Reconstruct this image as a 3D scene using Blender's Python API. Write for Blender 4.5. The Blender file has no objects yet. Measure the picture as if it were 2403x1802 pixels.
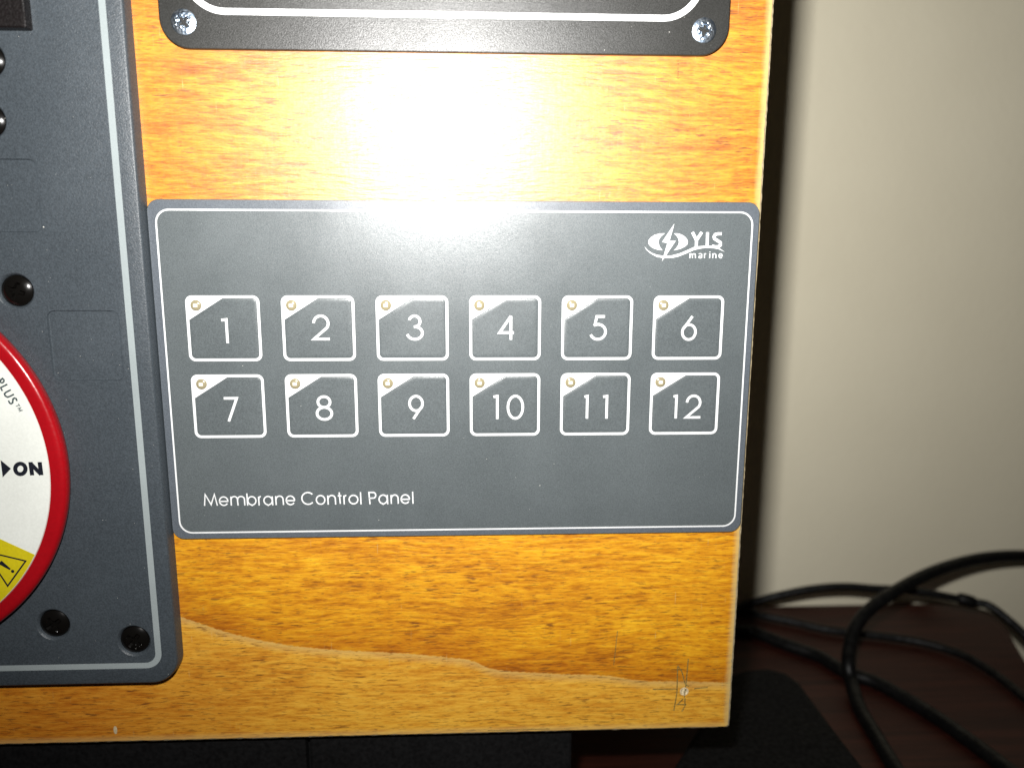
import bpy, bmesh, math, random
from mathutils import Vector, Matrix, noise
from mathutils.geometry import tessellate_polygon
random.seed(4)
scene = bpy.context.scene
COL = scene.collection
R = math.radians

# ---------------------------------------------------------------- places
# x: right on the board, yb: down on the board, h: out of the board, all in mm; the table top is z = 0
TABLE = 176.9
def V(x, yb, h=0.0):
    return Vector((x / 1000, -h / 1000, (TABLE - yb) / 1000))

# ---------------------------------------------------------------- camera
CAM = (76.44, -19.36, 220.98)
cam_d = bpy.data.cameras.new('camera')
cam = bpy.data.objects.new('camera', cam_d); COL.objects.link(cam)
scene.camera = cam
right = Vector((0.998964, -0.045324, 0.004142)); down = Vector((-0.004738, -0.194085, -0.980973))
up = -down; back = right.cross(up)
m = Matrix((right, up, back)).transposed().to_4x4()
m.translation = V(*CAM)
cam.matrix_world = m
cam_d.sensor_width = 36; cam_d.lens = 1918.57 / 2403 * 36
cam_d.clip_start = 0.01; cam_d.clip_end = 10
cam_d.dof.use_dof = True; cam_d.dof.focus_distance = 0.222; cam_d.dof.aperture_fstop = 9.0

# ---------------------------------------------------------------- light: a dim room at night and the camera's flash
w = bpy.data.worlds.new('World'); scene.world = w; w.use_nodes = True
bg = w.node_tree.nodes['Background']; bg.inputs[0].default_value = (1.0, 0.86, 0.70, 1); bg.inputs[1].default_value = 0.012
SPEC = (67.4, -43.2)                       # where the varnish mirrors the flash into the lens
FLASH = (2 * SPEC[0] - CAM[0], 2 * SPEC[1] - CAM[1], CAM[2] - 2)
fl_d = bpy.data.lights.new('flash', 'AREA'); fl_d.shape = 'RECTANGLE'; fl_d.size = 0.015; fl_d.size_y = 0.010
fl_d.energy = 0.79; fl_d.spread = R(126); fl_d.color = (1.0, 0.985, 0.96)
fl = bpy.data.objects.new('flash', fl_d); COL.objects.link(fl)
fl.location = V(*FLASH)
fl.rotation_euler = (V(84, -62, 0) - fl.location).to_track_quat('-Z', 'Y').to_euler()

scene.view_settings.view_transform = 'Standard'; scene.view_settings.look = 'None'
scene.view_settings.gamma = 1; scene.view_settings.exposure = 0

# ---------------------------------------------------------------- measured outlines on the panels (mm)
DATA = {"digits": {"1": [["1", 8.75, 6.01, 10.76, 12.7]],
 "2": [["2", 32.95, 5.07, 37.86, 12.01]],
 "3": [["3", 58.13, 5.1, 62.7, 12.13]],
 "4": [["4", 82.66, 5.18, 87.39, 11.95]],
 "5": [["5", 107.8, 5.31, 112.4, 12.25]],
 "6": [["6", 132.84, 5.28, 137.19, 12.37]],
 "7": [["7", 8.06, 27.43, 12.22, 34.2]],
 "8": [["8", 32.92, 27.1, 37.64, 34.19]],
 "9": [["9", 58.14, 27.12, 62.39, 34.19]],
 "10": [["1", 81.15, 27.24, 82.91, 34.04], ["0", 85.15, 27.21, 89.97, 34.26]],
 "11": [["1", 106.34, 27.37, 107.82, 34.09], ["1", 111.5, 27.4, 113.29, 34.12]],
 "12": [["1", 131.19, 27.45, 132.75, 34.2], ["2", 134.96, 27.42, 139.71, 34.29]]}, "title": [["M", 1.04, 54.78, 4.91, 58.26], ["e", 5.21, 55.55, 7.87, 58.38], ["m", 8.38, 55.47, 12.44, 58.28], ["b", 12.82, 54.61, 15.6, 58.32], ["r", 15.94, 55.57, 17.15, 58.31], ["a", 17.4, 55.54, 20.16, 58.33], ["n", 20.69, 55.48, 23.1, 58.26], ["e", 23.55, 55.49, 26.22, 58.38], ["C", 27.95, 54.52, 31.43, 58.33], ["o", 31.87, 55.45, 34.59, 58.34], ["n", 35.06, 55.45, 37.53, 58.3], ["t", 37.85, 54.59, 39.22, 58.27], ["r", 39.47, 55.52, 40.75, 58.26], ["o", 40.95, 55.47, 43.74, 58.32], ["l", 44.12, 54.58, 44.63, 58.31], ["P", 46.5, 54.68, 48.75, 58.32], ["a", 49.27, 55.48, 52.02, 58.36], ["n", 52.64, 55.49, 54.98, 58.26], ["e", 55.43, 55.47, 58.12, 58.33], ["l", 58.63, 54.61, 59.13, 58.29]],
 "logo_left": [[127.31, -16.58], [125.88, -16.52], [124.53, -16.13], [123.52, -15.46], [123.0, -14.78], [122.91, -14.23], [123.14, -13.56], [123.85, -12.89], [124.78, -12.44], [125.71, -12.22], [126.86, -12.11], [126.26, -12.78], [125.86, -13.56], [125.69, -14.23], [125.8, -15.02], [126.37, -15.8]],
 "logo_right": [[129.79, -16.54], [130.68, -16.57], [131.84, -16.26], [132.78, -15.71], [133.39, -15.04], [133.63, -14.26], [133.46, -13.59], [132.79, -13.02], [131.78, -12.52], [130.87, -12.29], [129.87, -12.06], [130.51, -12.68], [131.05, -13.47], [131.22, -14.25], [131.03, -15.15], [130.48, -15.92]],
 "logo_bolt": [[129.79, -19.15], [128.65, -14.63], [130.31, -14.61], [127.73, -10.54], [126.81, -9.18], [128.1, -14.02], [126.64, -14.26]],
 "logo_swoosh": [[121.87, -13.16], [122.85, -12.15], [124.02, -11.37], [125.42, -10.87], [127.03, -10.65], [129.33, -10.71], [131.49, -11.28], [133.75, -12.24], [135.44, -13.03], [136.81, -13.2], [138.42, -13.32], [140.03, -13.32], [141.77, -12.99], [143.81, -11.7], [141.92, -12.49], [140.06, -12.76], [138.44, -12.79], [136.61, -12.47], [135.25, -12.13], [133.22, -11.23], [131.18, -10.43], [129.59, -10.09], [127.52, -10.03], [125.44, -10.31], [123.8, -11.15], [122.62, -12.04]],
 "logo_Y": [[[134.74, -16.89], [135.93, -14.77]], [[137.26, -16.9], [135.93, -14.77], [135.95, -13.14]]],
 "logo_I": [[[138.83, -16.9], [138.88, -13.26]]],
 "logo_S": [[[142.68, -16.5], [141.7, -16.5], [140.91, -16.3], [140.62, -15.74], [140.79, -15.18], [141.68, -14.68], [142.46, -14.17], [142.5, -13.5], [142.0, -13.11], [141.2, -13.05], [140.2, -13.27]]],
 "logo_marine": [[[134.33, -11.29], [134.37, -10.05]], [[134.35, -10.99], [134.43, -11.12], [134.59, -11.19], [134.78, -11.18], [134.93, -11.09], [134.99, -10.95], [135.07, -10.05]], [[135.03, -10.99], [135.13, -11.12], [135.33, -11.19], [135.56, -11.18], [135.74, -11.09], [135.81, -10.95], [135.88, -10.05]], [[136.76, -11.09], [136.89, -11.19], [137.09, -11.23], [137.31, -11.21], [137.48, -11.13], [137.55, -11.01], [137.56, -10.05]], [[137.24, -10.58], [137.05, -10.57], [136.89, -10.51], [136.79, -10.41], [136.79, -10.29], [136.87, -10.18], [137.02, -10.11], [137.21, -10.09], [137.39, -10.12]], [[138.29, -11.29], [138.33, -10.05]], [[138.31, -10.96], [138.36, -11.07], [138.45, -11.16], [138.58, -11.21], [138.72, -11.21]], [[139.73, -11.24], [139.74, -10.06]], [[139.74, -11.78], [139.74, -11.56]], [[140.54, -11.3], [140.57, -10.06]], [[140.57, -10.96], [140.65, -11.1], [140.81, -11.2], [141.01, -11.22], [141.2, -11.17], [141.34, -11.06], [141.4, -10.91], [141.45, -10.06]], [[142.25, -10.63], [143.05, -10.69], [143.13, -10.66], [143.08, -10.87], [142.97, -11.05], [142.82, -11.17], [142.65, -11.2], [142.48, -11.16], [142.34, -11.03], [142.26, -10.85], [142.25, -10.63], [142.3, -10.43], [142.42, -10.26], [142.57, -10.15], [142.75, -10.12], [142.91, -10.18], [143.04, -10.31]]],
 "plus": [[[-46.79, 22.09], [-45.44, 20.75]], [[-46.19, 21.32], [-45.44, 20.75], [-45.13, 21.15], [-45.18, 21.56], [-45.54, 21.89], [-45.93, 21.89], [-46.21, 21.55]], [[-44.42, 22.31], [-46.2, 23.18], [-45.85, 24.06]], [[-43.68, 23.77], [-44.92, 24.37], [-45.42, 24.81], [-45.29, 25.36], [-44.74, 25.7], [-44.13, 25.5], [-43.03, 24.93]], [[-42.45, 26.74], [-42.61, 26.12], [-43.02, 25.95], [-43.4, 26.19], [-43.54, 26.87], [-43.61, 27.21], [-44.03, 27.48], [-44.39, 27.24], [-44.61, 26.59]]],
 "tm": [[[-42.21, 27.49], [-41.83, 28.18]], [[-42.02, 27.83], [-42.87, 28.17]], [[-42.54, 28.72], [-41.67, 28.49], [-42.26, 29.07], [-41.36, 29.24], [-42.31, 29.55]]],
 "arrow": [[-48.43, 42.61], [-46.03, 44.97], [-48.42, 47.35]],
 "O": [[-42.3, 45.09], [-42.39, 45.47], [-42.56, 45.81], [-42.8, 46.11], [-43.1, 46.34], [-43.43, 46.48], [-43.78, 46.52], [-44.12, 46.47], [-44.42, 46.32], [-44.67, 46.09], [-44.84, 45.79], [-44.94, 45.44], [-44.94, 45.07], [-44.86, 44.69], [-44.68, 44.35], [-44.44, 44.05], [-44.14, 43.82], [-43.81, 43.68], [-43.46, 43.64], [-43.13, 43.69], [-42.83, 43.84], [-42.58, 44.07], [-42.4, 44.37], [-42.31, 44.72], [-42.3, 45.09]],
 "N": [[[-40.78, 46.87], [-40.83, 43.23]], [[-40.94, 43.5], [-38.43, 46.66]], [[-38.46, 43.25], [-38.4, 46.83]]],
 "yellow": [[-51.06, 64.55], [-42.59, 69.1], [-53.12, 82.54]],
 "tri": [[-45.04, 70.92], [-50.59, 78.06], [-55.45, 67.98]],
 "excl": [[-51.4, 70.69], [-52.36, 71.61], [-49.58, 73.41], [-49.18, 73.12]],
 "dot": [[-48.81, 73.83]],
 "pencil": [[[129.4, 118.02], [136.89, 118.1]], [[141.95, 118.02], [146.08, 117.81]], [[139.71, 108.24], [139.46, 114.9], [139.09, 121.02]], [[136.6, 110.58], [136.76, 119.32], [136.08, 125.26]], [[136.65, 110.38], [137.95, 112.43], [139.06, 116.32], [140.23, 117.36]], [[139.28, 121.23], [139.4, 123.7], [138.54, 125.53]], [[136.74, 123.22], [139.76, 123.29]], [[137.12, 123.23], [138.73, 121.42]], [[129.17, -60.56], [129.37, -55.87]], [[128.8, -56.17], [130.14, -56.19]], [[118.13, 98.82], [117.3, 109.81]], [[79.84, 130.42], [98.48, 130.34]]],
 "cables": {"A": [[208.7, 150.0, 9.8], [218.3, 150.0, 13.1], [225.9, 149.0, 15.8], [241.1, 147.0, 19.9], [256.3, 145.0, 21.9], [271.6, 143.0, 21.5], [286.2, 140.0, 21.9], [300.3, 136.0, 20.8], [314.1, 132.0, 19.1], [319.6, 128.0, 18.9], [325.7, 122.0, 14.4], [330.9, 116.0, 9.2], [336.8, 104.7, 2.5]],
 "B": [[380.1, 158.0, 28.8], [349.3, 150.0, 34.4], [328.3, 145.0, 36.0], [307.8, 138.0, 36.0], [286.3, 128.0, 34.9], [266.0, 118.0, 31.2], [252.3, 112.0, 25.7], [244.0, 106.0, 20.3], [239.5, 100.0, 15.1], [236.4, 94.0, 10.9], [235.5, 88.0, 5.3], [232.5, 73.6, 2.5], [230.3, 55.4, 2.5], [228.2, 36.5, 2.5], [227.9, 26.8, 2.5]],
 "C": [[213.9, 159.6, 2.5], [217.7, 155.9, 2.5], [234.1, 146.7, 2.5], [247.1, 138.8, 2.5], [264.7, 133.3, 2.5], [278.3, 128.9, 2.5], [290.5, 122.3, 2.5], [299.8, 111.8, 2.5], [304.3, 95.2, 2.5], [305.1, 78.9, 2.5], [304.6, 59.8, 2.5]],
 "D": [[205.7, 139.6, 2.5], [213.5, 134.5, 2.5], [221.8, 125.0, 2.5], [232.8, 114.3, 2.5], [238.4, 101.7, 2.5], [248.4, 92.2, 2.5], [253.9, 82.1, 2.5], [259.9, 68.0, 2.5], [264.3, 53.0, 2.5], [267.0, 42.2, 2.5], [268.5, 34.9, 2.5], [270.3, 20.1, 2.5]]}, "veneer": [[-8.13, 91.93], [0.78, 95.55], [7.89, 97.96], [23.55, 101.64], [40.69, 103.62], [54.29, 104.59], [67.98, 106.25], [74.23, 107.21], [81.77, 110.4], [99.51, 112.19], [114.84, 113.24], [126.45, 115.18], [138.08, 115.59], [151.08, 116.18]]}
# ---------------------------------------------------------------- materials
def mat(name, col, rough=0.5, metal=0.0, spec=0.5, coat=0.0, coat_rough=0.1):
    M = bpy.data.materials.new(name); M.use_nodes = True
    b = M.node_tree.nodes['Principled BSDF']
    b.inputs['Base Color'].default_value = (*col, 1); b.inputs['Roughness'].default_value = rough
    b.inputs['Metallic'].default_value = metal; b.inputs['Specular IOR Level'].default_value = spec
    b.inputs['Coat Weight'].default_value = coat; b.inputs['Coat Roughness'].default_value = coat_rough
    return M, M.node_tree, b
class NT:
    """small helper for wiring nodes"""
    def __init__(s, nt): s.nt = nt
    def n(s, t, **kw):
        k = s.nt.nodes.new(t)
        for a, v in kw.items(): setattr(k, a, v)
        return k
    def link(s, a, b): s.nt.links.new(a, b)
    def coords(s, scale):
        g = s.n('ShaderNodeNewGeometry'); mp = s.n('ShaderNodeMapping'); mp.inputs['Scale'].default_value = scale
        s.link(g.outputs['Position'], mp.inputs['Vector']); return mp.outputs['Vector']
    def noise(s, scale, detail=3, rough=0.5, vec=None):
        k = s.n('ShaderNodeTexNoise'); k.inputs['Scale'].default_value = 1.0
        k.inputs['Detail'].default_value = detail; k.inputs['Roughness'].default_value = rough
        s.link(vec if vec else s.coords(scale), k.inputs['Vector']); return k.outputs['Fac']
    def math(s, op, a, b=None, clamp=False):
        k = s.n('ShaderNodeMath', operation=op, use_clamp=clamp)
        for i, v in enumerate((a, b)):
            if v is None: continue
            if isinstance(v, (int, float)): k.inputs[i].default_value = v
            else: s.link(v, k.inputs[i])
        return k.outputs[0]
    def ramp(s, f, stops):
        k = s.n('ShaderNodeValToRGB'); e = k.color_ramp.elements
        while len(e) < len(stops): e.new(0.5)
        for i, (p, c) in enumerate(stops):
            e[i].position = p; e[i].color = (*c, 1) if len(c) == 3 else c
        s.link(f, k.inputs[0]); return k.outputs[0]
    def mix(s, f, a, b, mode='MIX'):
        k = s.n('ShaderNodeMix', data_type='RGBA', blend_type=mode)
        for i, v in ((0, f), (6, a), (7, b)):
            if isinstance(v, (int, float)): k.inputs[i].default_value = v
            elif isinstance(v, tuple): k.inputs[i].default_value = (*v, 1)
            else: s.link(v, k.inputs[i])
        return k.outputs[2]
    def mapr(s, v, a, b, c=0.0, d=1.0, smooth=False):
        k = s.n('ShaderNodeMapRange'); k.interpolation_type = 'SMOOTHSTEP' if smooth else 'LINEAR'
        s.link(v, k.inputs[0])
        for i, x in enumerate((a, b, c, d)): k.inputs[i + 1].default_value = x
        return k.outputs[0]
    def bump(s, h, dist, strength=1.0, to=None):
        k = s.n('ShaderNodeBump'); k.inputs['Distance'].default_value = dist; k.inputs['Strength'].default_value = strength
        s.link(h, k.inputs['Height'])
        if to is not None: s.link(k.outputs[0], to.inputs['Normal'])
        return k.outputs[0]

def speckled(name, col, rough, spec, grain, bump, amount=0.25, tint=(1, 1, 1), coat=0.0):
    """moulded or printed plastic with a fine sparkling texture"""
    M, nt, b = mat(name, col, rough, 0, spec, coat, 0.35); t = NT(nt)
    f = t.noise((grain,) * 3, 2, 0.6); big = t.noise((45, 45, 45), 4, 0.6)
    v = t.math('ADD', t.mapr(f, 0.35, 0.65, 1 - amount, 1 + amount), t.mapr(big, 0.3, 0.7, -0.06, 0.06))
    k = t.n('ShaderNodeVectorMath', operation='SCALE'); k.inputs[0].default_value = col; t.link(v, k.inputs['Scale'])
    t.link(k.outputs[0], b.inputs['Base Color'])
    g = t.noise((grain * 1.3,) * 3, 1, 0.5)
    t.link(t.mapr(big, 0.3, 0.7, rough - 0.04, rough + 0.04), b.inputs['Roughness'])
    t.link(t.mapr(g, 0.3, 0.7, spec * 0.55, spec * 1.45), b.inputs['Specular IOR Level'])
    t.bump(g, bump, 1.0, b)
    return M

# pale seam of the veneer: distance of a point to this line of the board (x, yb)
def wood_material():
    M, nt, b = mat('varnished_veneer', (0.6, 0.28, 0.04), 0.50, 0, 0.5, 0.75, 0.2); b.inputs['Coat IOR'].default_value = 1.6; t = NT(nt)
    geo = t.n('ShaderNodeNewGeometry'); sep = t.n('ShaderNodeSeparateXYZ'); t.link(geo.outputs['Position'], sep.inputs[0])
    X, Z = sep.outputs[0], sep.outputs[2]
    # waviness of the grain
    wob = t.n('ShaderNodeVectorMath', operation='ADD')
    wn = t.noise((14, 1, 40), 2, 0.5); cx = t.n('ShaderNodeCombineXYZ'); t.link(t.mapr(wn, 0, 1, -0.003, 0.003), cx.inputs[2])
    t.link(geo.outputs['Position'], wob.inputs[0]); t.link(cx.outputs[0], wob.inputs[1])
    def vec(s):
        k = t.n('ShaderNodeMapping'); k.inputs['Scale'].default_value = s; t.link(wob.outputs[0], k.inputs[0]); return k.outputs[0]
    broad = t.noise(None, 4, 0.62, vec((20, 1, 110)))
    mid = t.noise(None, 3, 0.6, vec((110, 1, 900)))
    fine = t.noise(None, 3, 0.65, vec((300, 1, 2300)))
    fleck = t.noise(None, 2, 0.55, vec((180, 1, 1800)))
    tone = t.math('ADD', t.math('ADD', t.math('MULTIPLY', broad, 0.30), t.math('MULTIPLY', mid, 0.42)), t.math('MULTIPLY', fine, 0.28))
    upper = t.ramp(tone, [(0.38, (0.312, 0.097, 0.0019)), (0.45, (0.492, 0.175, 0.0034)), (0.51, (0.626, 0.260, 0.0058)), (0.62, (0.782, 0.406, 0.0141))])
    lower = t.ramp(tone, [(0.38, (0.445, 0.158, 0.0094)), (0.45, (0.589, 0.245, 0.0190)), (0.51, (0.684, 0.333, 0.0325)), (0.62, (0.793, 0.433, 0.0573))])
    fc = t.n('ShaderNodeFloatCurve'); cm = fc.mapping; c = cm.curves[0]
    pts = DATA['veneer']; x0, x1, y0, y1 = -20.0, 160.0, 85.0, 125.0
    P = [(-20, 87.5)] + [tuple(p) for p in pts] + [(160, 116.4)]
    P = [((a - x0) / (x1 - x0), (q - y0) / (y1 - y0)) for a, q in P]
    c.points[0].location = P[0]; c.points[1].location = P[-1]
    for p in P[1:-1]: c.points.new(*p)
    cm.update()
    xn = t.mapr(X, x0 / 1000, x1 / 1000); t.link(xn, fc.inputs['Value'])
    line = t.mapr(fc.outputs[0], 0, 1, (TABLE - y0) / 1000, (TABLE - y1) / 1000)
    jag = t.noise((900, 1, 200), 2, 0.6)
    d = t.math('ADD', t.math('SUBTRACT', Z, line), t.mapr(jag, 0.2, 0.8, -0.0003, 0.0003))
    side = t.mapr(d, -0.00025, 0.00025, 0, 1, True)
    col = t.mix(side, lower, upper)
    # lower half brightened in the colour, standing in for the camera's tone curve
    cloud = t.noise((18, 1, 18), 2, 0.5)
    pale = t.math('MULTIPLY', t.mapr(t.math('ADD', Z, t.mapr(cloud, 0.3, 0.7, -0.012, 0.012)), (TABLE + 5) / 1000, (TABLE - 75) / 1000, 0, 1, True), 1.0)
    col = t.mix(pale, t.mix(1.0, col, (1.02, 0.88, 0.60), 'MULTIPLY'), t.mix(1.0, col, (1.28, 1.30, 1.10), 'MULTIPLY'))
    red = t.math('MULTIPLY', t.mapr(t.math('ADD', X, t.mapr(cloud, 0.3, 0.7, -0.012, 0.012)), 0.045, -0.045, 0, 0.9, True), t.mapr(Z, (TABLE - 85) / 1000, (TABLE - 125) / 1000, 0, 1, True))  # lower left: deeper, redder stain with the flash falloff painted in
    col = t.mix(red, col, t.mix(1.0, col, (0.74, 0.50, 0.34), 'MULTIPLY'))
    # darker stain that gathers above the seam, pale rim below it
    dark = t.math('MULTIPLY', t.mapr(d, 0.0, 0.012, 0.8, 0.0, True), side)
    col = t.mix(dark, col, t.mix(1.0, col, (0.74, 0.56, 0.40), 'MULTIPLY'))
    rim = t.math('MULTIPLY', t.mapr(d, -0.0030, -0.0004, 0, 0.7), t.math('SUBTRACT', 1.0, side))
    col = t.mix(rim, col, (0.72, 0.46, 0.14))
    # short dark pores
    fl = t.mapr(fleck, 0.580, 0.655, 0, 0.78); pm = t.mapr(t.noise(None, 2, 0.5, vec((22, 1, 130))), 0.36, 0.56)
    col = t.mix(t.math('MULTIPLY', fl, pm), col, (0.17, 0.050, 0.007))
    f2 = t.mapr(t.noise(None, 2, 0.5, vec((380, 1, 3000))), 0.585, 0.665, 0, 0.6)
    col = t.mix(f2, col, (0.20, 0.065, 0.010))
    # stain is worn thin along the right and the bottom edge
    ez = t.mapr(t.math('ADD', X, t.mapr(jag, 0, 1, -0.0006, 0.0006)), 0.1508, 0.1528, 0, 0.75, True)
    eb = t.mapr(Z, (TABLE - 128.6) / 1000, (TABLE - 130.8) / 1000, 0, 0.45, True)
    col = t.mix(t.math('MAXIMUM', ez, eb), col, (0.70, 0.52, 0.20))
    # scratches and dust
    sc = t.mapr(t.noise((1500, 1, 110), 2, 0.5), 0.70, 0.76, 0, 0.35)
    col = t.mix(sc, col, (0.85, 0.6, 0.25))
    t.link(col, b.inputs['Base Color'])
    hh = t.math('ADD', t.math('MULTIPLY', fine, 0.4), t.math('ADD', t.math('MULTIPLY', mid, 0.8), t.math('MULTIPLY', t.noise((700, 1, 90), 3, 0.6), 0.12)))
    nb = t.bump(hh, 0.00016, 1.0, b); t.link(nb, b.inputs['Coat Normal'])
    t.link(t.mapr(mid, 0.3, 0.7, 0.33, 0.42), b.inputs['Coat Roughness'])
    return M
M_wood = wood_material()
M_raw = speckled('raw_plywood_edge', (0.66, 0.54, 0.33), 0.7, 0.2, 900, 0.00005, 0.15)
M_mem = speckled('membrane_foil', (0.106, 0.122, 0.127), 0.34, 0.70, 4200, 0.000022, 0.22)
M_memrim = speckled('membrane_foil_rim', (0.110, 0.126, 0.146), 0.34, 0.70, 4200, 0.000022, 0.22)
M_plate = speckled('moulded_grey_plastic', (0.056, 0.068, 0.079), 0.42, 0.45, 2400, 0.00006, 0.2)
M_black = speckled('satin_black_panel', (0.016, 0.016, 0.014), 0.38, 0.6, 3200, 0.00003, 0.2)
M_knob = speckled('black_textured_plastic', (0.008, 0.006, 0.006), 0.4, 0.5, 1300, 0.00008, 0.3)
M_white = speckled('white_print', (0.86, 0.87, 0.87), 0.45, 0.4, 2500, 0.00001, 0.03)
M_grprint = speckled('pale_grey_print', (0.34, 0.385, 0.39), 0.45, 0.4, 2500, 0.00002, 0.05)
M_label = speckled('white_label', (0.88, 0.90, 0.84), 0.5, 0.35, 1500, 0.00001, 0.03)
M_yellow = speckled('yellow_label', (0.70, 0.58, 0.01), 0.5, 0.35, 1500, 0.00001, 0.05)
M_red = speckled('glossy_red_plastic', (0.40, 0.005, 0.010), 0.24, 0.5, 900, 0.00001, 0.04)
M_ink = speckled('dark_ink', (0.012, 0.014, 0.022), 0.5, 0.3, 1500, 0.00001, 0.1)
M_ink2 = speckled('grey_green_ink', (0.05, 0.075, 0.08), 0.5, 0.3, 1500, 0.00001, 0.1)
M_pencil = speckled('pencil_line', (0.22, 0.16, 0.05), 0.6, 0.2, 2600, 0.00001, 0.8)
M_amber, _, _ = mat('clear_amber_lens', (0.33, 0.285, 0.175), 0.18, 0, 0.6)
M_chip, _, _ = mat('pale_chip', (0.85, 0.84, 0.72), 0.2, 0, 0.5)
M_screw, _, _ = mat('blackened_steel', (0.005, 0.0045, 0.004), 0.2, 0, 0.3)
def zinc():
    M, nt, b = mat('zinc_plated_steel', (0.72, 0.80, 0.90), 0.33, 1.0); t = NT(nt)
    t.link(t.ramp(t.noise((700, 700, 700), 3, 0.6), [(0.35, (0.34, 0.44, 0.58)), (0.5, (0.50, 0.57, 0.64)), (0.65, (0.62, 0.66, 0.72))]), b.inputs['Base Color'])
    t.bump(t.noise((900, 900, 900), 2, 0.5), 0.00006, 1.0, b); return M
M_zinc = zinc()
M_cable = speckled('black_cable_sheath', (0.004, 0.004, 0.004), 0.46, 0.22, 300, 0.00002, 0.2)
M_case = speckled('matt_black_case', (0.0065, 0.0065, 0.0068), 0.6, 0.2, 700, 0.00003, 0.3)
M_block = speckled('matt_black_block', (0.004, 0.004, 0.0042), 0.75, 0.15, 500, 0.00002, 0.3)
def wall_mat():
    M, nt, b = mat('cream_wall_paint', (0.60, 0.55, 0.47), 0.85, 0, 0.2); t = NT(nt)
    t.link(t.ramp(t.noise((9, 9, 9), 4, 0.6), [(0.35, (0.83, 0.765, 0.585)), (0.65, (0.87, 0.805, 0.62))]), b.inputs['Base Color'])
    t.bump(t.noise((260, 260, 260), 4, 0.6), 0.0003, 0.6, b); return M
M_wall = wall_mat()
def table_mat():
    M, nt, b = mat('dark_red_table_veneer', (0.05, 0.02, 0.012), 0.5, 0, 0.25); t = NT(nt)
    f = t.noise((12, 220, 1), 5, 0.65); g = t.noise((60, 1500, 1), 3, 0.6)
    v = t.math('ADD', t.math('MULTIPLY', f, 0.7), t.math('MULTIPLY', g, 0.3))
    t.link(t.ramp(v, [(0.36, (0.015, 0.003, 0.002)), (0.5, (0.030, 0.007, 0.004)), (0.64, (0.050, 0.012, 0.007))]), b.inputs['Base Color'])
    t.bump(g, 0.00005, 1, b); return M
M_table = table_mat()

# ---------------------------------------------------------------- mesh helpers
def link_mesh(name, verts, faces, m, parent=None, origin=None, smooth=False, sharp=None):
    """verts are world Vectors; the mesh is stored about its origin"""
    o0 = origin if origin is not None else (parent.matrix_world.translation if parent else Vector((0, 0, 0)))
    me = bpy.data.meshes.new(name)
    me.from_pydata([tuple(v - o0) for v in verts], [], faces)
    bm = bmesh.new(); bm.from_mesh(me); bmesh.ops.recalc_face_normals(bm, faces=bm.faces)
    if smooth:
        for f in bm.faces: f.smooth = len(f.verts) < 6
        for e in bm.edges:
            if len(e.link_faces) == 2 and e.calc_face_angle(0) > R(sharp or 40): e.smooth = False
    bm.to_mesh(me); bm.free()
    me.materials.append(m)
    o = bpy.data.objects.new(name, me); COL.objects.link(o)
    o.location = o0
    if parent:
        o.parent = parent; o.location = o0 - WORLD[parent.name]
    WORLD[o.name] = o0.copy()
    return o
WORLD = {}
def thing(name, label, cat, at, group=None):
    o = bpy.data.objects.new(name, None); COL.objects.link(o); o.location = at; o.empty_display_size = 0.01
    WORLD[o.name] = Vector(at); o.matrix_world.translation = at
    tag(o, label, cat, group); return o
def tag(o, label=None, cat=None, group=None, kind=None):
    if label: o['label'] = label
    if cat: o['category'] = cat
    if group: o['group'] = group
    if kind: o['kind'] = kind
    return o
def at_parent(p): return WORLD[p.name]
def rr(x0, y0, x1, y1, r, n=8):
    r = max(r, 0.01); P = []
    for cx, cy, a in ((x1 - r, y1 - r, 0), (x0 + r, y1 - r, 90), (x0 + r, y0 + r, 180), (x1 - r, y0 + r, 270)):
        for i in range(n + 1):
            t = R(a + 90 * i / n); P.append((cx + r * math.cos(t), cy + r * math.sin(t)))
    return P
def stack(loops, cap_top=True, cap_bot=True):
    """loops: list of (list of (x,yb), h) with equal counts"""
    V_, F = [], []; n = len(loops[0][0])
    for L, h in loops: V_ += [V(x, y, h) for x, y in L]
    for k in range(len(loops) - 1):
        for i in range(n):
            j = (i + 1) % n; a = k * n; b = (k + 1) * n
            F.append((a + i, a + j, b + j, b + i))
    if cap_bot: F.append(tuple(range(n)))
    if cap_top: F.append(tuple(range((len(loops) - 1) * n, len(loops) * n)))
    return V_, F
def plate(name, rect, r, prof, m, parent=None, n=8, **kw):
    x0, y0, x1, y1 = rect
    v, f = stack([(rr(x0 + i, y0 + i, x1 - i, y1 - i, r - i, n), h) for i, h in prof])
    return link_mesh(name, v, f, m, parent, origin=at_parent(parent) if parent else None, smooth=True, **kw)
def shape(loops, h0, h1):
    """flat print with holes: side walls and a tessellated top"""
    tri = tessellate_polygon([[Vector((x, y, 0)) for x, y in L] for L in loops])
    flat = [p for L in loops for p in L]; n = len(flat)
    v = [V(x, y, h1) for x, y in flat] + [V(x, y, h0) for x, y in flat]
    f = [tuple(t) for t in tri]; k = 0
    for L in loops:
        c = len(L)
        for i in range(c):
            a, b = k + i, k + (i + 1) % c; f.append((a, b, b + n, a + n))
        k += c
    return v, f
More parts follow.
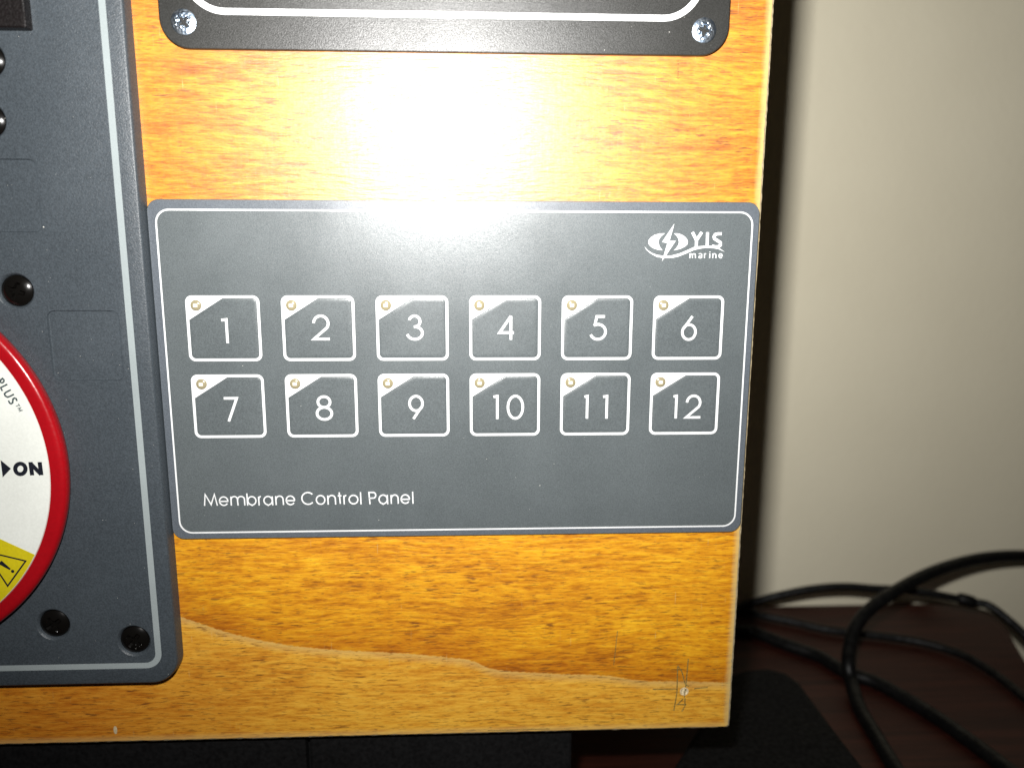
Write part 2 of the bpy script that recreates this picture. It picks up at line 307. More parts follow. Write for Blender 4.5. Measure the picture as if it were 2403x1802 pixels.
def ribbon(P, wd, h0, h1, closed=False, taper=None):
    """stroke of width wd (mm) along P with mitred joints"""
    Q = [Vector(p) for p in P]
    if closed and (Q[0] - Q[-1]).length < 1e-6: Q = Q[:-1]
    n = len(Q); Lf, Rt = [], []
    for i in range(n):
        a = Q[i - 1] if (i > 0 or closed) else None; b = Q[(i + 1) % n] if (i < n - 1 or closed) else None
        d1 = (Q[i] - a).normalized() if a is not None else None; d2 = (b - Q[i]).normalized() if b is not None else None
        if d1 is None: nn = Vector((-d2.y, d2.x)); s = 1
        elif d2 is None: nn = Vector((-d1.y, d1.x)); s = 1
        else:
            n1 = Vector((-d1.y, d1.x)); n2 = Vector((-d2.y, d2.x)); nn = n1 + n2
            nn = nn.normalized() if nn.length > 1e-4 else n1; s = 1 / max(0.38, nn.dot(n1))
        hw = wd / 2 * s * (taper[i] if taper else 1)
        Lf.append(Q[i] + nn * hw); Rt.append(Q[i] - nn * hw)
    m_ = n if closed else n - 1
    v, f = [], []
    for i in range(n):
        v += [V(*Lf[i], h1), V(*Rt[i], h1), V(*Lf[i], h0), V(*Rt[i], h0)]
    for i in range(m_):
        a = 4 * i; b = 4 * ((i + 1) % n)
        f += [(a, b, b + 1, a + 1), (a, a + 2, b + 2, b), (a + 1, b + 1, b + 3, a + 3)]
    if not closed:
        f.append((0, 1, 3, 2)); a = 4 * (n - 1); f.append((a, a + 2, a + 3, a + 1))
    return v, f
def join(parts):
    v, f = [], []
    for a, b in parts:
        k = len(v); v += a; f += [tuple(i + k for i in t) for t in b]
    return v, f
def strokes(name, S, wd, h, m, parent, origin=None):
    """several strokes of one mark, each a hair above the last"""
    parts = []
    for i, s in enumerate(S):
        c = (Vector(s[0]) - Vector(s[-1])).length < 1e-4 and len(s) > 3
        parts.append(ribbon(s, wd, h - 0.02, h + 0.03 + 0.006 * i, closed=c))
    v, f = join(parts)
    return link_mesh(name, v, f, m, parent, origin=origin or at_parent(parent))
def lathe(cx, cy, prof, n=64, cap0=False, cap1=False):
    loops = [([(cx + r * math.cos(2 * math.pi * i / n), cy + r * math.sin(2 * math.pi * i / n)) for i in range(n)], h) for r, h in prof]
    return stack(loops, cap_top=cap1, cap_bot=cap0)
def arc(cx, cy, rx, ry, a, b, n=14):
    return [(cx + rx * math.cos(R(a + (b - a) * i / n)), cy + ry * math.sin(R(a + (b - a) * i / n))) for i in range(n + 1)]

# ---------------------------------------------------------------- lettering: centre lines in a unit box, y up
def glyph(ch):
    g = {
     '1': [[(0, .97), (1, 1), (1, 0)]],
     '2': [arc(.48, .68, .46, .32, 178, -38) + [(0.0, 0), (1, 0)]],
     '3': [arc(.47, .765, .38, .235, 165, -60) + [(.42, .53)], [(.42, .53)] + arc(.47, .27, .53, .27, 82, -168)],
     '4': [[(1, .26), (.04, .26), (.80, 1)], [(.80, 1), (.80, 0)]],
     '5': [[(.93, 1), (.36, 1), (.23, .60)], arc(.46, .33, .54, .33, 122, -158)],
     '6': [arc(.5, .32, .5, .32, 0, 360, 28), [(.72, 1), (.12, .50)]],
     '7': [[(0, 1), (1, 1), (.28, 0)]],
     '8': [arc(.5, .765, .41, .235, 0, 360, 24), arc(.5, .265, .5, .265, 0, 360, 28)],
     '9': [arc(.5, .68, .5, .32, 0, 360, 28), [(.28, 0), (.88, .50)]],
     '0': [arc(.5, .5, .5, .5, 0, 360, 32)],
     'M': [[(0, 0), (.10, 1), (.52, .04), (.82, 1), (1, 0)]],
     'e': [[(.03, .47), (.98, .47)] + arc(.5, .5, .5, .5, 0, 325, 24)],
     'm': [[(0, 1), (0, 0)], [(0, .6)] + arc(.25, .66, .23, .34, 170, 10, 8) + [(.50, 0)], [(.5, .6)] + arc(.75, .66, .25, .34, 170, 0, 8) + [(1, 0)]],
     'b': [[(0, 1), (.02, 0)], arc(.53, .36, .46, .36, 0, 360, 24)],
     'r': [[(0.05, 1), (.1, 0)], [(.08, .6)] + arc(.62, .62, .52, .38, 165, 70, 7)],
     'a': [[(.97, 1), (1, 0)], arc(.48, .5, .48, .5, 0, 360, 24)],
     'n': [[(0, 1), (.02, 0)], [(0.02, .55)] + arc(.52, .62, .46, .38, 165, 5, 10) + [(1, 0)]],
     'C': [arc(.52, .5, .54, .5, 42, 318, 26)],
     'o': [arc(.5, .5, .5, .5, 0, 360, 26)],
     't': [[(.42, 1), (.62, 0)], [(0, .70), (1, .70)]],
     'l': [[(.3, 1), (.7, 0)]],
     'P': [[(.12, 0), (0, 1)] + [(.55, 1)] + arc(.62, .745, .38, .255, 80, -80, 10) + [(.06, .48)]],
    }
    return g[ch]
def letter(ch, x0, y0, x1, y1, wd):
    """strokes of a letter whose ink fills the box"""
    i = wd / 2; out = []
    if ch in '1': x0 -= 0.0
    for s in glyph(ch):
        out.append([(x0 + i + (x1 - x0 - 2 * i) * a, y1 - i * (0 if (ch in '147lMnmrabP' and b == 0) else 1) - (y1 - y0 - 2 * i) * b) for a, b in s])
    return out

# ================================================================ SETTING
def box_mesh(x0, y0, z0, x1, y1, z1):
    v = [Vector(p) / 1000 for p in ((x0, y0, z0), (x1, y0, z0), (x1, y1, z0), (x0, y1, z0), (x0, y0, z1), (x1, y0, z1), (x1, y1, z1), (x0, y1, z1))]
    return v, [(0, 3, 2, 1), (4, 5, 6, 7), (0, 1, 5, 4), (1, 2, 6, 5), (2, 3, 7, 6), (3, 0, 4, 7)]
v, f = box_mesh(-1200, 172, -760, 1300, 260, 1100)
tag(link_mesh('wall', v, f, M_wall), kind='structure')
v, f = box_mesh(-1200, -900, -780, 1300, 171.5, -740)
tag(link_mesh('floor', v, f, speckled('dark_floor', (0.08, 0.07, 0.06), 0.6, 0.3, 40, 0.0005)), kind='structure')

# ---------------------------------------------------------------- table
tb = thing('wooden_table', 'dark reddish brown wooden table with a rounded rear corner against the cream wall', 'table', Vector((0, -0.1, -0.74)))
edge = [(-420, 170), (290, 170), (312, 169.5), (328, 167), (338, 161), (341.5, 152), (339.5, 141), (334, 127), (329, 113), (324, 92), (320, 70), (318, 40), (318, -380), (-420, -380)]
def slab(edge, z1, z0, bev):
    n = len(edge); c = Vector((sum(p[0] for p in edge) / n, sum(p[1] for p in edge) / n)); lo = []
    for i_, z in ((0, z0), (0, z1 - bev), (bev * .3, z1 - bev * .3), (bev, z1)):
        lo.append([Vector((c.x + (x - c.x) * (1 - i_ / 250), c.y + (y - c.y) * (1 - i_ / 250), z)) / 1000 for x, y in edge])
    v = [p for L in lo for p in L]; f = []
    for k in range(3):
        for i in range(n):
            j = (i + 1) % n; f.append((k * n + i, k * n + j, (k + 1) * n + j, (k + 1) * n + i))
    f += [tuple(range(n)), tuple(range(3 * n, 4 * n))]
    return v, f
v, f = slab(edge, 0, -24, 2.0)
link_mesh('tabletop', v, f, M_table, tb, origin=at_parent(tb), smooth=True, sharp=50)
for lx, ly in ((-390, 130), (280, 110), (-390, -350), (285, -350)):
    v, f = box_mesh(lx - 22, ly - 22, -740, lx + 22, ly + 22, -24.2)
    link_mesh('leg', v, f, M_table, tb, origin=at_parent(tb))

# ---------------------------------------------------------------- black case under the board
cs = thing('black_case', 'low matt black case with upright grooves, carrying the wooden board', 'case', V(20, TABLE, -30))
def case_piece(name, x0, x1, prof):
    v, f = [], []; top = TABLE - 131.6
    # rounded-rectangle outline in x and height, run back in depth
    loops = []
    for inset, dep in prof:
        loops.append([Vector((x, dep, z)) / 1000 for x, z in rr(x0 + inset, 0.2 + inset, x1 - inset, top - inset, max(1.6 - inset, .2), 4)])
    n = len(loops[0])
    for L in loops: v += L
    for k in range(len(loops) - 1):
        for i in range(n):
            j = (i + 1) % n; f.append((k * n + i, k * n + j, (k + 1) * n + j, (k + 1) * n + i))
    f += [tuple(range(n)), tuple(range((len(loops) - 1) * n, len(loops) * n))]
    return link_mesh(name, v, f, M_case, cs, origin=at_parent(cs), smooth=True)
P_ = [(0.9, 4.0), (0.25, 4.3), (0, 5.0), (0, 60)]
case_piece('front_panel', -160, 24.7, P_); case_piece('front_panel', 25.7, 105.9, P_)
v, f = box_mesh(-158, 7.5, 1, 96, 58, TABLE - 133); link_mesh('inner_body', v, f, M_case, cs, origin=at_parent(cs))

# ---------------------------------------------------------------- black block on the table, behind the board
bl = [(211, -10), (211.5, 25), (211, 55), (210, 80), (207, 88), (200, 92), (190, 91), (180, 86), (160, 53), (143, 27), (120, -10)]
def ring(edge, ins, z):
    n = len(edge); c = Vector((sum(p[0] for p in edge) / n, sum(p[1] for p in edge) / n)); out = []
    for x, y in edge:
        d = Vector((x, y)) - c; d *= 1 - ins / d.length; out.append(Vector((c.x + d.x, c.y + d.y, z)) / 1000)
    return out
lo = [ring(bl, 1, 0.2), ring(bl, 0, 1.5), ring(bl, 0, 7.5), ring(bl, 0.7, 9.6), ring(bl, 2.2, 11.3), ring(bl, 4.5, 12)]
n = len(bl); v = [p for L in lo for p in L]; f = []
for k in range(len(lo) - 1):
    for i in range(n):
        j = (i + 1) % n; f.append((k * n + i, k * n + j, (k + 1) * n + j, (k + 1) * n + i))
f += [tuple(range(n)), tuple(range((len(lo) - 1) * n, len(lo) * n))]
tag(link_mesh('black_block', v, f, M_block, None, origin=Vector((0.19, 0.05, 0)), smooth=True, sharp=30),
    'flat matt black block with slanting sides lying on the table beside the board corner', 'block')

# ---------------------------------------------------------------- cables
def catmull(P, k=10):
    Q = [P[0] * 2 - P[1]] + P + [P[-1] * 2 - P[-2]]; out = []
    for i in range(1, len(Q) - 2):
        a, b, c, d = Q[i - 1:i + 3]
        for j in range(k):
            t = j / k
            out.append(0.5 * ((2 * b) + (c - a) * t + (2 * a - 5 * b + 4 * c - d) * t * t + (3 * b - a - 3 * c + d) * t ** 3))
    return out + [P[-1]]
def tube_mesh(P, r, n=14, radii=None):
    v, f = [], []; nrm = Vector((0.1, 0.2, 1)).normalized()
    for i, p in enumerate(P):
        t = (P[min(i + 1, len(P) - 1)] - P[max(i - 1, 0)]).normalized()
        nrm = (nrm - t * nrm.dot(t)).normalized(); b = t.cross(nrm)
        rr_ = radii[i] if radii else r
        v += [p + (nrm * math.cos(2 * math.pi * k / n) + b * math.sin(2 * math.pi * k / n)) * rr_ for k in range(n)]
    for i in range(len(P) - 1):
        for k in range(n):
            j = (k + 1) % n; f.append((i * n + k, i * n + j, (i + 1) * n + j, (i + 1) * n + k))
    f += [tuple(range(n)), tuple(range((len(P) - 1) * n, len(P) * n))]
    return v, f
CABLES = DATA['cables']
def cable(key, r, label, pre=(), post=(), sub=None):
    P = [Vector(p) / 1000 for p in list(pre) + CABLES[key] + list(post)]
    v, f = tube_mesh(catmull(P), r / 1000)
    o = link_mesh('cable', v, f, M_cable, None, origin=P[0].copy(), smooth=True, sharp=60)
    tag(o, label, 'cable', 'black cables behind the board'); return o
c1 = cable('A', 1.9, 'thin black cable arching low across the foot of the cream wall', pre=[(120, 120, 2.1), (180, 140, 3)], post=[(343, 92, -12), (349, 80, -60), (354, 60, -300), (356, 40, -700), (352, -20, -737)])
bx = Vector((307.5, 134.2, 20.4)) / 1000; bz = Vector((315, 131.6, 18.9)) / 1000
v, f = tube_mesh([bx + (bz - bx) * t for t in (0, .1, .5, .9, 1)], 0, 14, [0.0021, 0.0027, 0.0029, 0.0027, 0.002])
link_mesh('plug_collar', v, f, M_cable, c1, origin=at_parent(c1), smooth=True, sharp=60)
cable('B', 2.9, 'thickest black cable, sweeping in a wide loop from upper right down to the table', pre=[(462, 60, -737), (470, 120, -700), (472, 150, -300), (460, 160, -50), (425, 162, 8)], post=[(226, -20, 2.9), (222, -200, 2.9), (150, -340, 2.9)])
cable('C', 1.9, 'thin black cable lying on the table between the arching cable and the thick low one', pre=[(120, 130, 2.0), (180, 158, 2.0)], post=[(300, 0, 2.0), (290, -200, 2.0), (240, -340, 2.0)])
cable('D', 2.9, 'black cable with a bright glint lying along the table towards the lower right', pre=[(110, 120, 2.9), (170, 138, 2.9)], post=[(272, -30, 2.9), (262, -200, 2.9), (190, -350, 2.9)])

# ================================================================ WOODEN BOARD
X0, X1, YT, YB, TH = -175.0, 153.5, -215.0, 131.5, 12.0
bd = thing('wooden_board', 'varnished orange plywood board with pale raw edges and pencil marks, holding three panels', 'board', V(0, YB, -6))
ch = 0.55
v = [V(X0, YT, 0), V(X1 - ch, YT, 0), V(X1 - ch, YB - ch, 0), V(X0, YB - ch, 0)]
# drill hole in the face
HX, HY, HR = 138.95, 118.95, 1.05
outer = [(X0, YT), (X1 - ch, YT), (X1 - ch, YB - ch), (X0, YB - ch)]
hole = [(HX + HR * math.cos(2 * math.pi * i / 20) * random.uniform(.93, 1.08), HY + HR * math.sin(2 * math.pi * i / 20) * random.uniform(.93, 1.08)) for i in range(20)]
# a finely cut right and bottom edge, slightly chipped
def chipped(p, q, step, amp, nx, ny):
    out = []; L = math.dist(p, q); k = int(L / step)
    for i in range(k):
        t = i / k; j = amp * max(0, noise.noise(Vector((i * 0.45, nx * 7 + ny * 3, 0))) + 0.5 * noise.noise(Vector((i * 1.7, 5, 0))))
        out.append((p[0] + (q[0] - p[0]) * t - nx * j, p[1] + (q[1] - p[1]) * t - ny * j))
    return out
re_ = chipped((X1 - ch, YT), (X1 - ch, YB - ch - 1.0), 0.8, 0.45, 1, 0)
cr = [(X1 - ch - 0.05, YB - ch - 0.6), (X1 - ch - 0.5, YB - ch - 0.1)]
be_ = chipped((X1 - ch - 1.0, YB - ch), (X0, YB - ch), 1.2, 0.25, 0, 1)
face_loop = [(X0, YT)] + re_ + cr + be_ + [(X0, YB - ch)]
tri = tessellate_polygon([[Vector((x, y, 0)) for x, y in L] for L in (face_loop, hole)])
allp = face_loop + hole
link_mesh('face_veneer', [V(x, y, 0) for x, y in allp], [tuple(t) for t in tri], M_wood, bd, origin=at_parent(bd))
# chamfer + edge ply
ns = len(re_) + len(cr) + len(be_); v = []; f = []
src = re_ + cr + be_
def pushed(x, y, k, amp):
    ex = X1 if x > X1 - 3 else x; ey = YB if y > YB - 3 else y
    if x > X1 - 3 and y > YB - 3: ex = min(X1, x + .5); ey = min(YB, y + .5)
    if amp:
        j = 0.16 * noise.noise(Vector((k * 0.6, 3.3, amp)))
        if x > X1 - 3: ex += j
        if y > YB - 3: ey += j
    return ex, ey
for k, (x, y) in enumerate(src):
    e = pushed(x, y, k, 1); e2 = pushed(x, y, k, 2)
    v += [V(x, y, 0), V(*e, -0.5), V(*e2, -TH)]
for i in range(ns - 1):
    a = 3 * i; b = 3 * i + 3; f += [(a, b, b + 1, a + 1), (a + 1, b + 1, b + 2, a + 2)]
link_mesh('raw_edge', v, f, M_raw, bd, origin=at_parent(bd))
v = [V(X0, YT, 0), V(X1, YT, -.5), V(X1, YT, -TH), V(X0, YT, -TH), V(X0, YB, 0), V(X0, YB, -TH), V(X1 - .3, YB - .3, -TH)]
link_mesh('back_veneer', [V(X0, YT, -TH + .02), V(X1 - .3, YT, -TH + .02), V(X1 - .3, YB - .3, -TH + .02), V(X0, YB - .3, -TH + .02), V(X0, YT, -.02), V(X1 - .8, YT, -.02), V(X0, YB - .8, -.02)],
          [(0, 1, 2, 3), (0, 1, 5, 4), (0, 4, 6, 3)], M_raw, bd, origin=at_parent(bd))
# hole wall and pale plug of torn wood
v, f = lathe(HX, HY, [(HR * 1.25, 0.03), (HR * 1.02, 0.06), (HR * .85, -0.15), (HR * .6, -0.35), (HR * .2, -.3)], 20, cap1=True)
link_mesh('screw_hole', v, f, speckled('torn_pale_wood', (0.80, 0.66, 0.42), 0.8, 0.1, 1800, 0.0002, 0.3), bd, origin=at_parent(bd), smooth=True)
v, f = lathe(-29.6, 127.4, [(.55, 0.0), (.45, .05), (.2, .06)], 12, cap1=True); v = [Vector((p.x, p.y, (TABLE - 127.4) / 1000 + (p.z - (TABLE - 127.4) / 1000) * 2.4)) for p in v]
link_mesh('chip_mark', v, f, M_raw, bd, origin=at_parent(bd))
for i, s in enumerate(DATA['pencil']):
    wd = 0.3 if i < 8 else 0.18
    v, f = ribbon(s, wd, 0.0, 0.02 + 0.004 * i); link_mesh('pencil_mark', v, f, M_pencil, bd, origin=at_parent(bd))

# ================================================================ MEMBRANE CONTROL PANEL
MP = thing('membrane_control_panel', 'flat grey membrane keypad with twelve numbered keys and a white border line', 'control panel', V(72, 22, 0))
MT = 1.0
plate('base_foil', (-8.1, -24.8, 152.7, 68.0), 3.2, [(0, 0.0), (0, 0.85), (0.12, MT)], M_mem, MP)
o_, i_ = rr(-6.15, -22.35, 151.1, 66.35, 3.6), rr(-5.72, -21.92, 150.67, 65.92, 3.2)
v, f = shape([o_, i_], MT - .02, MT + .03); link_mesh('border_line', v, f, M_white, MP, origin=at_parent(MP))
o_, i_ = rr(-7.95, -24.65, 152.55, 67.85, 3.05), rr(-6.12, -22.32, 151.07, 66.32, 3.6)
v, f = shape([o_, i_], MT - .02, MT + .012); link_mesh('border_band', v, f, M_memrim, MP, origin=at_parent(MP))

PX, PY, BW, BH = 25.0, 21.244, 19.36, 17.6
t_ = 0.72
def inner_loop():
    x0, y0, x1, y1 = t_, t_, BW - t_, BH - t_; r = 1.15; P = []
    for cx, cy, a in ((x1 - r, y1 - r, 0), (x0 + r, y1 - r, 90)):
        P += [(cx + r * math.cos(R(a + 90 * i / 6)), cy + r * math.sin(R(a + 90 * i / 6))) for i in range(7)]
    P += [(x0, 6.45), (9.75, y0)]
    P += [(x1 - r + r * math.cos(R(270 + 90 * i / 6)), y0 + r + r * math.sin(R(270 + 90 * i / 6))) for i in range(7)]
    return P
def shrink(P, d):
    out = []; n = len(P)
    for i in range(n):
        a, b, c = Vector(P[i - 1]), Vector(P[i]), Vector(P[(i + 1) % n])
        e1 = (b - a).normalized(); e2 = (c - b).normalized(); n1 = Vector((-e1.y, e1.x)); n2 = Vector((-e2.y, e2.x))
        m_ = (n1 + n2).normalized(); k = d / max(.5, m_.dot(n1)); out.append(tuple(b + m_ * k))
    return out
IL = inner_loop()
proto = {}
for idx in range(12):
    ox, oy = (idx % 6) * PX, (idx // 6) * PY
    org = V(ox, oy, MT)
    if idx == 0:
        loops = [(shrink(IL, 0.12), MT - 0.02), (shrink(IL, 0.25), MT + 0.02), (shrink(IL, 0.6), MT + 0.052), (shrink(IL, 1.0), MT + 0.065)]
        v, f = stack(loops, cap_bot=False)
        bt = link_mesh('button', v, f, M_mem, MP, origin=org, smooth=True, sharp=50)
        v, f = shape([rr(0, 0, BW, BH, 1.75), IL], MT - .02, MT + .05); fr = link_mesh('outline', v, f, M_white, bt, origin=org)
        v, f = lathe(2.72, 2.62, [(1.46, MT + .04), (1.42, MT + .16), (1.2, MT + .34), (0.8, MT + .44), (0.3, MT + .5)], 28, cap1=True)
        ld = link_mesh('indicator_light', v, f, M_amber, bt, origin=org, smooth=True, sharp=60)
        v, f = stack([(rr(2.15, 2.15, 3.25, 3.05, .12, 3), MT + .40), (rr(2.15, 2.15, 3.25, 3.05, .12, 3), MT + .52)])
        cp = link_mesh('light_chip', v, f, M_chip, bt, origin=org)
        proto = dict(b=bt, k=[fr, ld, cp])
    else:
        bt = proto['b'].copy(); COL.objects.link(bt); bt.location = org - WORLD[MP.name]; WORLD[bt.name] = org
        for c in proto['k']:
            c2 = c.copy(); COL.objects.link(c2); c2.parent = bt; c2.location = (0, 0, 0)
    S = []
    for ch_, x0, y0, x1, y1 in DATA['digits'][str(idx + 1)]: S += letter(ch_, x0, y0, x1, y1, 0.70)
    strokes('numeral', S, 0.70, MT + 0.065, M_white, bt, origin=org)

S = []
for ch_, x0, y0, x1, y1 in DATA['title']: S += letter(ch_, x0, y0, x1, y1, 0.36)
strokes('title_lettering', S, 0.36, MT, M_white, MP)
lg = []
for k, nm in enumerate(('logo_left', 'logo_right', 'logo_swoosh', 'logo_bolt')):
    lg.append(shape([DATA[nm]], MT - .02, MT + .02 + .008 * k))
v, f = join(lg); link_mesh('lightning_eye_logo', v, f, M_white, MP, origin=at_parent(MP))
strokes('logo_lettering', DATA['logo_Y'] + DATA['logo_I'] + DATA['logo_S'], 0.78, MT + .03, M_white, MP)
strokes('logo_small_lettering', DATA['logo_marine'], 0.26, MT, M_white, MP)
# crumbs of dust
def dust(parent, spots, h, m):
    ps = []
    for x, y, s in spots:
        ps.append(lathe(x, y, [(s, h - .01), (s * .8, h + s * .6), (s * .3, h + s)], 7, cap1=True))
    v, f = join(ps); return tag(link_mesh('dust', v, f, m, parent, origin=at_parent(parent), smooth=True), kind='stuff')
M_dust, _, _ = mat('dust', (0.75, 0.74, 0.68), 0.7)
rnd = random.Random(8)
dust(MP, [(49.2, 63.1, .12), (94.6, 53.4, .14), (79.6, 45.5, .1), (98.5, 47.1, .1), (29, 30.0, .11), (14, 18.9, .12), (87.8, 51, .08)] + [(rnd.uniform(-4, 149), rnd.uniform(-20, 64), rnd.uniform(.03, .07)) for _ in range(60)], MT, M_dust)

# ================================================================ BLACK PANEL
BP = thing('black_panel', 'satin black panel with a thick white border and silver screws, cut off at top', 'instrument panel', V(70, -110, 0))  # plain black panel, no instruments on it
BT = 1.5
plate('front_plate', (-1.2, -175, 141.7, -61.35), 7.2, [(0, 0.0), (0, 1.3), (.1, 1.45), (.3, BT)], M_black, BP, n=14)
v, f = shape([rr(4.65, -165.5, 134.9, -69.4, 10.4, 14), rr(6.2, -164, 133.35, -70.95, 8.85, 14)], BT - .02, BT + .04)
link_mesh('border_line', v, f, M_white, BP, origin=at_parent(BP))
def screw(name, cx, cy, h, rad, m, parent, cross, dome, rot, pozi=False, depth=1.0, rough=0.0, seedv=0):
    NR, NA = 30, 72; v = [V(cx, cy, h + dome - depth * (1 if cross else 0))]; f = []
    for i in range(1, NR + 1):
        r = rad * i / NR
        for k in range(NA):
            a = 2 * math.pi * k / NA; x, y = r * math.cos(a), r * math.sin(a)
            u = r / rad; hh = h + dome * (1 - u ** 2.6) if u < .93 else h + dome * (1 - .93 ** 2.6) * (1 - (u - .93) / .07)
            ca, sa = math.cos(rot), math.sin(rot); px, py = x * ca + y * sa, -x * sa + y * ca
            def arm(px, py, wdt, ln):
                s1 = min(abs(px), abs(py)); s2 = max(abs(px), abs(py))
                return max(0.0, min(1.0, (wdt - s1) / (wdt * .25))) * max(0.0, min(1.0, (ln - s2) / (ln * .35)))
            g = arm(px, py, rad * .14, rad * .60)
            core = max(0.0, min(1.0, (rad * .30 - r) / (rad * .12)))
            if pozi:
                q1, q2 = (px + py) * .7071, (px - py) * .7071
                g = max(g, 0.28 * arm(q1, q2, rad * .07, rad * .55))
            hh -= depth * max(g, core)
            if rough: hh += rough * noise.noise(Vector((x * 2.2, y * 2.2, seedv))) * (1 if u < .92 else .3)
            v.append(V(cx + x, cy + y, hh))
    for k in range(NA): f.append((0, 1 + k, 1 + (k + 1) % NA))
    for i in range(NR - 1):
        for k in range(NA):
            a = 1 + i * NA; b = a + NA; j = (k + 1) % NA; f.append((a + k, b + k, b + j, a + j))
    base = len(v)
    for k in range(NA):
        a = 2 * math.pi * k / NA; v.append(V(cx + rad * math.cos(a) * .98, cy + rad * math.sin(a) * .98, h - 1.2))
    for k in range(NA):
        j = (k + 1) % NA; a = 1 + (NR - 1) * NA; f.append((a + k, base + k, base + j, a + j))
    return link_mesh(name, v, f, m, parent, origin=at_parent(parent), smooth=True, sharp=35)
screw('screw', 4.80, -67.55, BT + .35, 3.05, M_zinc, BP, True, .35, R(-38), True, .8, .07, 1)
screw('screw', 135.2, -67.4, BT + .35, 3.05, M_zinc, BP, True, .35, R(12), True, .8, .07, 9)
screw('screw', 4.80, -168.6, BT + .35, 3.05, M_zinc, BP, True, .35, R(20), True, .75, .07, 5)
screw('screw', 135.2, -168.6, BT + .35, 3.05, M_zinc, BP, True, .35, R(60), True, .75, .07, 6)
dust(BP, [(126.3, -66.9, .13), (130, -70.5, .08), (109.8, -62.4, .12), (46, -66, .08)] + [(rnd.uniform(2, 138), rnd.uniform(-80, -62.5), rnd.uniform(.03, .06)) for _ in range(16)], BT, M_dust)

# ================================================================ GREY SWITCH PANEL
GP = thing('switch_panel', 'thick slate grey moulded panel with a pale grey border and black screws', 'switch panel', V(-80, 20, 0))
GT = 4.0
RC = [(-58.0, -34.35, -33.2, -16.3), (-34.6, 3.6, -16.2, 22.2)]
# top face with the two shallow recesses cut out
PR = [(-.45, 0.0), (-.1, 3.2), (.12, 3.65), (.35, 3.88), (.7, GT)]
v, f = stack([(rr(-162 + i, -150 + i, -8.6 - i, 110.3 - i, 7.5 - i, 12), h) for i, h in PR], cap_top=False)
top = rr(-162 + .7, -150 + .7, -8.6 - .7, 110.3 - .7, 6.8, 12)
SCREWS = [(-41.75, -1.4), (-41.75, 91.6), (-20.1, 96.95), (-42.55, -57.8), (-43.97, -43.5)]
recs = [rr(*q, 2.0, 6) for q in RC] + [[(sx + 4.75 * math.cos(2 * math.pi * i / 48), sy + 4.75 * math.sin(2 * math.pi * i / 48)) for i in range(48)] for sx, sy in SCREWS]
tri = tessellate_polygon([[Vector((x, y, 0)) for x, y in L] for L in [top] + recs])
k = len(v); allp = sum([top] + recs, []); v += [V(x, y, GT) for x, y in allp]; f += [tuple(i + k for i in t) for t in tri]
def weld(v, f):
    key = {}; mp = []; nv = []
    for p in v:
        q = (round(p.x, 7), round(p.y, 7), round(p.z, 7))
        if q not in key: key[q] = len(nv); nv.append(p)
        mp.append(key[q])
    return nv, [tuple(mp[i] for i in t) for t in f]
v, f = weld(v, f)
link_mesh('moulded_plate', v, f, M_plate, GP, origin=at_parent(GP), smooth=True, sharp=50)
for q in RC:
    lo = [(rr(q[0] + i, q[1] + i, q[2] - i, q[3] - i, 2.0 - i, 6), h) for i, h in ((0, GT), (.05, GT - .22), (.22, GT - .46), (.5, GT - .5))]
    v, f = stack(lo, cap_bot=False); link_mesh('recess', v, f, M_plate, GP, origin=at_parent(GP), smooth=True, sharp=25)
v, f = shape([rr(-157.8, -145.8, -12.75, 105.45, 4.6, 12), rr(-156.1, -144.1, -14.45, 103.75, 2.9, 12)], GT - .02, GT + .03)
link_mesh('border_line', v, f, M_grprint, GP, origin=at_parent(GP))
for j, (sx, sy) in enumerate(SCREWS):
    s_ = screw('screw', sx, sy, GT - .75, 3.95, M_screw, GP, True, 1.0, R([20, 55, 38, 10, 70][j]), False, 1.1, .012, 11 + j)
    v, f = lathe(sx, sy, [(4.75, GT), (4.6, GT - .08), (4.05, GT - .8), (4.0, GT - 1.6), (2, GT - 1.7)], 48)
    link_mesh('screw_seat', v, f, M_plate, GP, origin=at_parent(GP), smooth=True)
# black rocker block, top left
def rocker():
    v, f = stack([(rr(-62 + i, -92 + i, -30.6 - i, -64.4 - i, .6, 4), h) for i, h in ((0, GT - .2), (.1, GT + 2.2), (.18, GT + 2.7), (.5, GT + 3.0), (1.0, GT + 3.0))])
    return link_mesh('rocker', v, f, M_knob, GP, origin=at_parent(GP), smooth=True, sharp=25)
rocker()
dust(GP, [(rnd.uniform(-46, -9), rnd.uniform(-70, 108), rnd.uniform(.03, .085)) for _ in range(90)] + [(-33.0, -17.6, .2)], GT, M_dust)

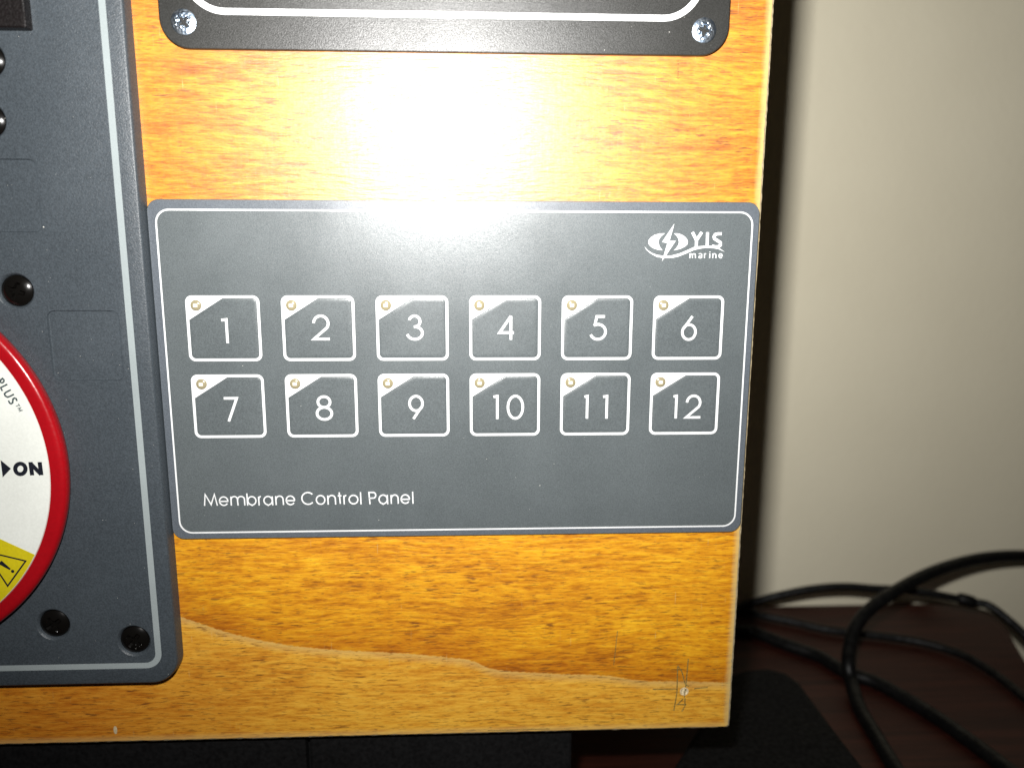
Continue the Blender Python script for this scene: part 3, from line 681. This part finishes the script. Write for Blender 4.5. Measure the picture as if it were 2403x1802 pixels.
# ================================================================ RED BATTERY SWITCH
CX, CY = -86.4, 45.3
BS = thing('battery_switch', 'round red battery switch with a white and yellow label reading ON, cut off at left', 'switch', V(CX, CY, GT))
H = 8.0
prof = [(53.2, GT + .02), (53.9, GT + .5), (54.2, GT + 1.4), (54.3, GT + 2.3), (54.2, GT + 2.9), (53.95, GT + 3.4), (53.6, GT + 3.72), (53.1, GT + 3.92), (52.5, H), (50.4, H - .1), (50.25, H - .3), (50.15, H - .6)]
v, f = lathe(CX, CY, prof, 180); link_mesh('red_rim', v, f, M_red, BS, origin=at_parent(BS), smooth=True, sharp=35)
LH = 7.80
v, f = lathe(CX, CY, [(50.2, 7.4), (50.05, LH)], 160, cap1=True); link_mesh('label_disc', v, f, M_label, BS, origin=at_parent(BS))
# yellow sector along the lower right rim
yl = DATA['yellow']; a0 = math.atan2(yl[1][1] - CY, yl[1][0] - CX); 
RY = 50.0
p0 = (yl[0][0], yl[0][1]); dx = yl[1][0] - yl[0][0]; dy = yl[1][1] - yl[0][1]
ext = (yl[0][0] - dx * 2.2, yl[0][1] - dy * 2.2)
arcp = [(CX + RY * math.cos(a0 + (R(118) - a0) * i / 30), CY + RY * math.sin(a0 + (R(118) - a0) * i / 30)) for i in range(31)]
v, f = shape([[ext] + arcp], LH - .02, LH + .02); link_mesh('yellow_warning_field', v, f, M_yellow, BS, origin=at_parent(BS))
T3 = DATA['tri']; strokes('warning_triangle', [T3 + [T3[0]]], 0.42, LH + .02, M_ink, BS)
v, f = shape([DATA['excl']], LH, LH + .05); d0 = DATA['dot'][0]
v2, f2 = lathe(d0[0], d0[1], [(.45, LH), (.45, LH + .05)], 16, cap1=True)
v, f = join([(v, f), (v2, f2)]); link_mesh('exclamation_mark', v, f, M_ink, BS, origin=at_parent(BS))
strokes('lettering', [DATA['O']] + DATA['N'], 1.08, LH, M_ink, BS)
v, f = shape([DATA['arrow']], LH - .02, LH + .03); link_mesh('arrow', v, f, M_ink, BS, origin=at_parent(BS))
strokes('arc_lettering', DATA['plus'], 0.40, LH, M_ink2, BS)
strokes('arc_lettering', DATA['tm'], 0.20, LH, M_ink2, BS)
